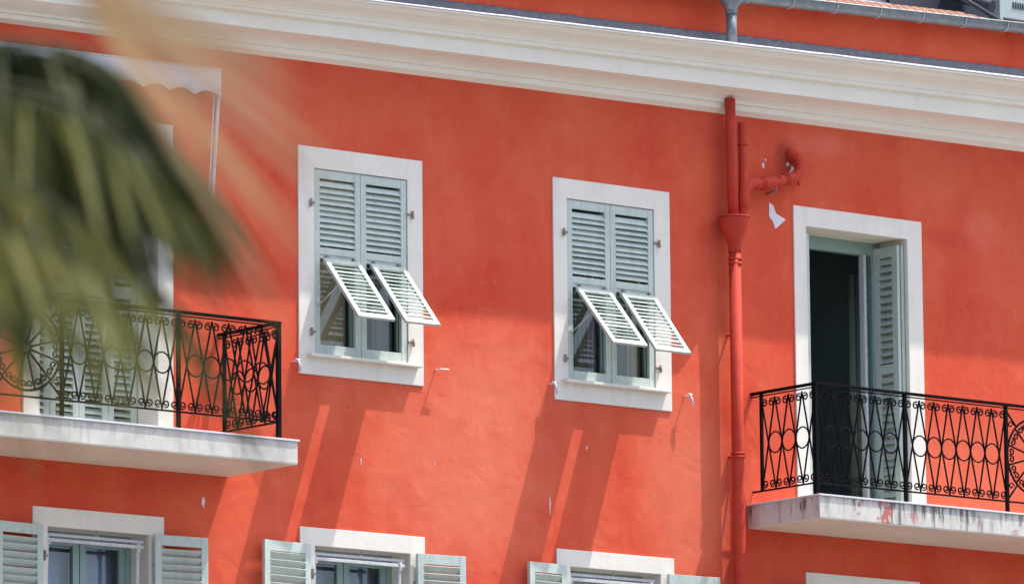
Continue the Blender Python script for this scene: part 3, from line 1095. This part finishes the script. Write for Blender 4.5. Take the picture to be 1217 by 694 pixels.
def balcony(label, x_end, dirn, ysl, yr, xr, posts, zt, zbot, z_hand, z_low, far_x, kinds, side_y):
    lo, hi = sorted((x_end, far_x))
    bal = slab('balcony', lo, hi, ysl, zt, zbot, house, label)
    # handrail and low rail around three sides
    b = MB()
    far = posts[-1]
    for (p, q) in (((xr, 0.01), (xr, yr)), ((xr, yr), (far, yr)), ((far, yr), (far, 0.01))):
        a0, b0 = Vector((*p, 0)), Vector((*q, 0))
        e = (b0 - a0).normalized()
        nrm = Vector((-e.y, e.x, 0))
        a0 -= e * 0.018
        b0 += e * 0.018
        for (z, hw, hh, bb) in ((z_hand, 0.021, 0.011, 0),):
            poly = [a0 + nrm * hw + Vector((0, 0, z - hh)), a0 - nrm * hw + Vector((0, 0, z - hh)), a0 - nrm * hw + Vector((0, 0, z + hh)), a0 + nrm * hw + Vector((0, 0, z + hh))]
            b.prism(poly, b0 - a0)
    b.build('handrail', 'iron', bal, bevel=0.003)
    b = MB()
    for (p, q) in (((xr, 0.01), (xr, yr)), ((xr, yr), (far, yr)), ((far, yr), (far, 0.01))):
        for z, r in ((z_low, 0.010), (z_hand - 0.030, 0.007)):
            b.tube([(*p, z), (*q, z)], r, 4, smooth=False)
    b.build('low_rail', 'iron', bal)

    def post(x, y, r, zb0):
        MB().box(x - r, x + r, y - r, y + r, zb0, z_hand).build('post', 'iron', bal)
    post(xr, yr, 0.017, zt)
    post(xr, side_y, 0.012, z_low)
    post(far, side_y, 0.012, z_low)
    post(far, yr, 0.017, zt)
    for x in posts[:-1]:
        post(x, yr, 0.014, zt)
    zl, zh = z_low, z_hand - 0.03
    lattice('lattice_panel', (xr, side_y), (xr, yr), zl, zh, 4, bal)
    lattice('lattice_panel', (far, side_y), (far, yr), zl, zh, 4, bal)
    xs = [xr] + posts
    for i, k in enumerate(kinds):
        if k == 's':
            sunburst((xs[i], yr), (xs[i + 1], yr), zl, zh, bal)
        else:
            lattice('lattice_panel', (xs[i], yr), (xs[i + 1], yr), zl, zh, k, bal)
    return bal


balcony('right balcony with stained white slab, in front of the open door', 4.887, 1, 0.93, -0.83, 4.95,
        [5.985, 7.19, 7.88, 9.085, 10.12], 8.945, 8.742, 9.912, 9.055, 10.18, [6, 7, 's', 7, 6], -0.125)
balcony('left balcony with white slab, behind the palm leaves', -0.728, -1, 0.93, -0.80, -0.82,
        [-1.82, -2.955, -3.64, -4.775, -5.775], 8.962, 8.768, 9.918, 9.115, -5.85, [6, 7, 's', 7, 6], -0.075)

# ------------------------------------------------------------------ awning over the left balcony
AX0, AX1, AY = -3.95, -0.915, -0.15
b = MB()
b.prism([(AX0, AY, 12.085 - 0.041), (AX0, 0.0, 12.075 - 0.041), (AX0, 0.0, 12.062 - 0.041), (AX0, AY, 12.072 - 0.041)], (AX1 - AX0, 0, 0.041))

aw = b.build('awning', 'canvas', house, org=(-2.4, 0, 12.1), label='retracted white awning with scalloped valance above the left balcony')
b = MB()
vs, fs = [], []
nn = 120
for k in range(nn + 1):
    t = k / nn
    x = AX0 + (AX1 - AX0) * t
    ph = (AX1 - x) / 0.262
    zb_ = 11.842 + 0.048 * abs(math.sin(math.pi * (ph - 0.0))) ** 0.8 * 1.0
    yy = AY - 0.012 + 0.008 * math.sin(x * 9)
    vs += [(x, yy, zb_), (x, yy * 0.5 + AY * 0.5, 11.97), (x, AY - 0.012, 12.068 + 0.0135 * (x - AX1))]
for k in range(nn):
    fs += [(3 * k, 3 * k + 3, 3 * k + 4, 3 * k + 1), (3 * k + 1, 3 * k + 4, 3 * k + 5, 3 * k + 2)]
b.add(vs, fs, True)
o = b.build('valance', 'canvas', aw)
so = o.modifiers.new('thickness', 'SOLIDIFY')
so.thickness = 0.003
b = MB()
b.tube([(AX0, AY, 12.075 + 0.0135 * (AX0 - AX1)), (AX1 + 0.012, AY, 12.078)], 0.014, 8)
b.build('front_bar', 'metalw', aw)
for ax in (AX1, AX0):
    b = MB()
    b.tube([(ax, AY, 12.08), (ax - 0.0, -0.02, 10.84)], 0.018, 8)
    b.tube([(ax - 0.05, AY + 0.01, 11.9), (ax - 0.03, -0.02, 10.86)], 0.007, 6)
    b.box(ax - 0.05, ax + 0.02, -0.03, 0.0, 10.80, 10.87)
    b.build('side_arm', 'metalw', aw)

# shutter stays on the wall --------------------------------------------
for (x, z, t) in ((1.433, 9.822, 0), (-0.071, 9.763, 1), (2.663, 9.805, 1), (4.176, 9.83, 1)):
    b = MB()
    b.tube([(x, 0.01, z), (x, -0.075, z)], 0.006, 6)
    if t == 0:
        b.tube([(x - 0.01, -0.075, z - 0.004), (x + 0.085, -0.08, z + 0.006)], [0.010, 0.006], 6)
    else:
        b.tube([(x + 0.0, -0.078, z + 0.012), (x + 0.018, -0.08, z - 0.03), (x + 0.028, -0.08, z - 0.085)], [0.007, 0.012, 0.009], 6)
        b.tube([(x - 0.02, -0.07, z + 0.014), (x + 0.035, -0.07, z + 0.012)], 0.006, 6)
    b.build('shutter_stay', 'curb', house)

# ------------------------------------------------------------------ things on the roof
t = empty('roof_hut', (7.6, 0.55, 13.62), 'dark slate roof hut behind the tile edge, with a pipe end', 'hut')
MB().box(7.30, 8.26, 0.75, 2.6, 13.62, 15.0).build('body', 'darkpanel', t, bevel=0.01)
MB().box(5.4, 7.29, 0.70, 2.6, 13.62, 14.9).build('lilac_panel', 'lilac', t, bevel=0.01)
MB().box(7.265, 7.30, 0.66, 0.70, 13.66, 14.9).build('corner_post', 'darkpanel', t)
b = MB()
b.tube([(7.30, 0.30, 14.00), (8.10, 0.0, 13.545)], 0.022, 8)
b.build('strut', 'darkpanel', t)
b = MB()
b.tube([(8.02, 0.7, 13.95), (8.12, 0.22, 13.755)], 0.055, 16, cap=False)
b.tube([(8.12, 0.22, 13.755), (8.02, 0.7, 13.95)], 0.047, 16, cap=True)
b.build('pipe_end', 'darkpanel', t)
t = empty('roof_cabinet', (8.7, 0.4, 13.6), 'pale grey metal cabinet on the roof edge at the far right', 'cabinet')
MB().box(8.30, 9.4, 0.32, 0.9, 13.70, 14.7).build('body', 'palebox', t, bevel=0.008)
MB().box(8.26, 8.30, 0.26, 0.34, 13.60, 14.7).build('corner_post', 'palebox', t, bevel=0.004)
b = MB()
for k in range(8):
    b.box(8.48 + k * 0.03, 8.492 + k * 0.03, 0.312, 0.325, 13.80, 13.86)
b.build('vent', 'darkpanel', t)
for xx in (8.4, 9.3):
    MB().box(xx - 0.03, xx + 0.03, 0.4, 0.46, 13.6, 13.70).build('foot', 'darkpanel', t)


# ------------------------------------------------------------------ palm in the foreground
def cw(px, py, d):
    """world point seen at an image pixel, at the given depth from the camera"""
    return CAM + (D_ + R_ * ((px - 608.5) / 8006.33) - U_ * ((py - 347) / 8006.33)) * d


palm = empty('palm_tree', (-27.98, -34.0, 0), 'feathery green palm with drooping fronds close in front of the building at the left', 'palm tree')
CR = Vector((-27.98, -34.0, 3.55))
b = MB()
pts, rs = [], []
for k in range(30):
    t = k / 29
    pts.append((CR.x + 0.05 * math.sin(t * 3), CR.y, t * (CR.z - 0.1)))
    rs.append(0.15 - 0.05 * t + 0.02 * (k % 2) + 0.06 * max(0, 0.1 - t) * 10 * 0.3)
b.tube(pts, rs, 14)
b.build('trunk', 'trunk', palm)


def frond(P0, P1, P2, P3, nl, Llen, wid, m, label=None, start=0.15, roll=0.0, spread=0.9, hang=0.55):
    """rachis along a Bezier; leaflets on both sides as folded blades"""
    P0, P1, P2, P3 = map(Vector, (P0, P1, P2, P3))

    def B(t):
        u = 1 - t
        return P0 * u ** 3 + P1 * 3 * u * u * t + P2 * 3 * u * t * t + P3 * t ** 3

    def T(t):
        return (B(min(1, t + 0.01)) - B(max(0, t - 0.01))).normalized()
    rb = MB()
    rb.tube([B(k / 16) for k in range(17)], [0.013 * (1 - 0.8 * k / 16) + 0.002 for k in range(17)], 6)
    fr = rb.build('frond', 'stem', palm)
    b = MB()
    for i in range(nl):
        t = start + (1 - start) * i / (nl - 1)
        p, tg = B(t), T(t)
        side = tg.cross(Vector((0, 0, 1)))
        if side.length < 0.1:
            side = Vector((1, 0, 0))
        side.normalize()
        up = side.cross(tg).normalized()
        side, up = side * math.cos(roll) + up * math.sin(roll), up * math.cos(roll) - side * math.sin(roll)
        for sg in (1, -1):
            L = Llen * (0.55 + 0.45 * math.sin(math.pi * min(1, 0.15 + t * 0.85))) * random.uniform(0.85, 1.12)
            d0 = (tg * (0.55 + 0.5 * t) + side * sg * spread + up * random.uniform(-0.05, 0.35)).normalized()
            q = p.copy()
            d = d0.copy()
            ns = 5
            cen, wv = [], []
            for k in range(ns + 1):
                cen.append(q.copy())
                f = k / ns
                wv.append(wid * (0.45 + 0.55 * math.sin(math.pi * min(1, f * 1.3 + 0.12))) * (1 - f) ** 0.35 + 0.0008)
                d = (d + Vector((0, 0, -1)) * hang * (L / ns) * 2.2).normalized()
                q += d * L / ns
            vs = []
            for k in range(ns + 1):
                dd = (cen[min(ns, k + 1)] - cen[max(0, k - 1)]).normalized()
                nn_ = dd.cross(up).normalized()
                fold = up * 0.25 * wv[k]
                vs += [cen[k] - nn_ * wv[k] / 2 + fold, cen[k], cen[k] + nn_ * wv[k] / 2 + fold]
            fs = []
            for k in range(ns):
                for e in (0, 1):
                    fs.append((3 * k + e, 3 * k + 3 + e, 3 * k + 4 + e, 3 * k + 1 + e))
            b.add(vs, fs, True)
    b.build('leaflets', m, fr)


# general crown (mostly outside the view)
for k in range(16):
    a = rad(100 + k * 16.5 + random.uniform(-5, 5))
    dirn = Vector((math.cos(a), math.sin(a), 0))
    # keep clear of the wedge the posed fronds fill
    up0 = random.uniform(0.35, 0.9)
    L = random.uniform(1.0, 1.3)
    frond(CR, CR + dirn * L * 0.35 + Vector((0, 0, up0 * 0.8)), CR + dirn * L * 0.8 + Vector((0, 0, up0 * 0.7)), CR + dirn * L * 1.1 + Vector((0, 0, up0 * 0.7 - 0.75)), 34, 0.34, 0.022, 'leaf')


def sweep_frond(q0, q1, q2, q3, blades, m, wid):
    """a drooping frond: rachis through four image pixels at given depths, and long leaflets
    blades: (t on the rachis, dx, dy, depth change, width factor)"""
    Q = [cw(*q) for q in (q0, q1, q2, q3)]

    def B(t):
        u = 1 - t
        return Q[0] * u ** 3 + Q[1] * 3 * u * u * t + Q[2] * 3 * u * t * t + Q[3] * t ** 3
    b0 = MB()
    pre = [CR, CR.lerp(Q[0], 0.5) + Vector((0, 0, 0.06))]
    pts = pre + [B(k / 14) for k in range(15)]
    b0.tube(pts, [0.008 - 0.006 * k / (len(pts) - 1) for k in range(len(pts))], 6)
    fr = b0.build('frond', 'stem', palm)
    b = MB()
    for (t, dx, dy, dd, wf) in blades:
        p0 = B(t)
        dist = (p0 - CAM).dot(D_)
        p3 = p0 + (R_ * dx - U_ * dy) * (dist / 8006.33) + D_ * dd
        sag = min(0.05, (p3 - p0).length * 0.06)
        midp = p0.lerp(p3, 0.5) + Vector((0, 0, sag))
        ns = 7
        cen = [p0 * (1 - f) ** 2 + midp * 2 * f * (1 - f) + p3 * f * f for f in [k / ns for k in range(ns + 1)]]
        tw = (D_ + R_ * math.sin(t * 91 + dx) * 0.5).normalized()
        vs = []
        for k in range(ns + 1):
            e = (cen[min(ns, k + 1)] - cen[max(0, k - 1)]).normalized()
            nn_ = e.cross(tw).normalized()
            f = k / ns
            wv = wid * wf * (0.2 + 0.8 * math.sin(math.pi * min(1, f * 0.95 + 0.08))) * (1 - f) ** 0.35 + 0.0008
            vs += [cen[k] - nn_ * wv / 2 - tw * wv * 0.2, cen[k], cen[k] + nn_ * wv / 2 - tw * wv * 0.2]
        fs = []
        for k in range(ns):
            for e in (0, 1):
                fs.append((3 * k + e, 3 * k + 3 + e, 3 * k + 4 + e, 3 * k + 1 + e))
        b.add(vs, fs, True)
    b.build('leaflets', m, fr)


W = random.Random(4)


def fan(n, t0, t1, a0, a1, l0, l1, dd=0.35, key=None):
    out = []
    for k in range(n):
        t = t0 + (t1 - t0) * (k + W.random()) / n
        f = (t - t0) / max(1e-6, t1 - t0)
        a = a1 + (a0 - a1) * min(1, max(0, 0.65 * f + 0.35 * W.random()))
        L = W.uniform(l0, l1)
        out.append((t, L * math.cos(rad(a)), L * math.sin(rad(a)), W.uniform(-dd, dd), W.uniform(0.7, 1.15)))
    return out


sweep_frond((-330, 210, 11.1), (-110, 20, 11.0), (70, 20, 10.9), (165, 130, 10.8), fan(64, 0.50, 1.0, 46, 104, 150, 320), 'leaf', 0.019)
sweep_frond((-330, 240, 11.5), (-110, 60, 11.4), (60, 20, 11.4), (130, 130, 11.3), fan(90, 0.45, 1.0, 56, 108, 120, 250), 'leaf', 0.026)
sweep_frond((-330, 260, 11.3), (-150, 90, 11.2), (10, 50, 11.2), (90, 150, 11.2), fan(84, 0.45, 1.0, 60, 110, 120, 260), 'leaf', 0.026)
sweep_frond((-330, 280, 10.9), (-200, 130, 10.8), (-60, 90, 10.8), (40, 150, 10.8), fan(60, 0.5, 1.0, 62, 108, 130, 260), 'leaf', 0.021)
sweep_frond((-330, 330, 10.3), (-200, 180, 10.2), (-70, 170, 10.2), (10, 250, 10.1), fan(24, 0.5, 1.0, 62, 100, 150, 300), 'leaf', 0.016)
# the long sweep down to the right
sweep_frond((-330, 200, 11.0), (-60, 0, 11.0), (130, 20, 10.9), (175, 140, 10.9), fan(44, 0.62, 1.0, 50, 95, 110, 230), 'leaf', 0.021)
sweep_frond((-330, 220, 10.7), (-90, 50, 10.7), (90, 70, 10.6), (190, 210, 10.5), fan(34, 0.6, 1.0, 48, 84, 150, 250), 'leaf', 0.018)
sweep_frond((-330, 320, 10.0), (-200, 200, 10.0), (-20, 150, 9.9), (110, 280, 9.8), fan(20, 0.5, 1.0, 50, 95, 170, 300), 'leafmid', 0.013)
sweep_frond((-330, 230, 10.5), (-90, 60, 10.5), (100, 90, 10.4), (190, 230, 10.3), fan(28, 0.45, 1.0, 46, 98, 120, 230), 'leafmid', 0.014)
# sparse sunlit-olive leaflets hanging over the balcony
sweep_frond((-330, 360, 9.7), (-190, 230, 9.6), (-30, 230, 9.6), (110, 330, 9.5), fan(30, 0.40, 1.0, 52, 100, 170, 330), 'leafmid', 0.014)
sweep_frond((-330, 380, 9.4), (-190, 270, 9.4), (-60, 270, 9.3), (20, 390, 9.3), fan(16, 0.40, 1.0, 66, 105, 120, 240), 'leaf', 0.015)
# a nearer, drying frond: only its long tip leaflets reach into the view
tips = [(0.60, 400, 125), (0.66, 360, 190), (0.88, 300, 340), (0.92, 330, 270), (0.80, 370, 260), (0.97, 240, 390), (0.72, 330, 150), (0.82, 300, 175), (0.90, 275, 225), (0.97, 240, 290), (0.70, 260, 60), (0.78, 280, 130)]
sweep_frond((-330, -170, 7.3), (-160, -150, 7.2), (50, -80, 7.1), (120, 30, 7.0), [(t, dx, dy, W.uniform(-0.1, 0.2), W.uniform(0.85, 1.2)) for (t, dx, dy) in tips], 'leafdry', 0.014)
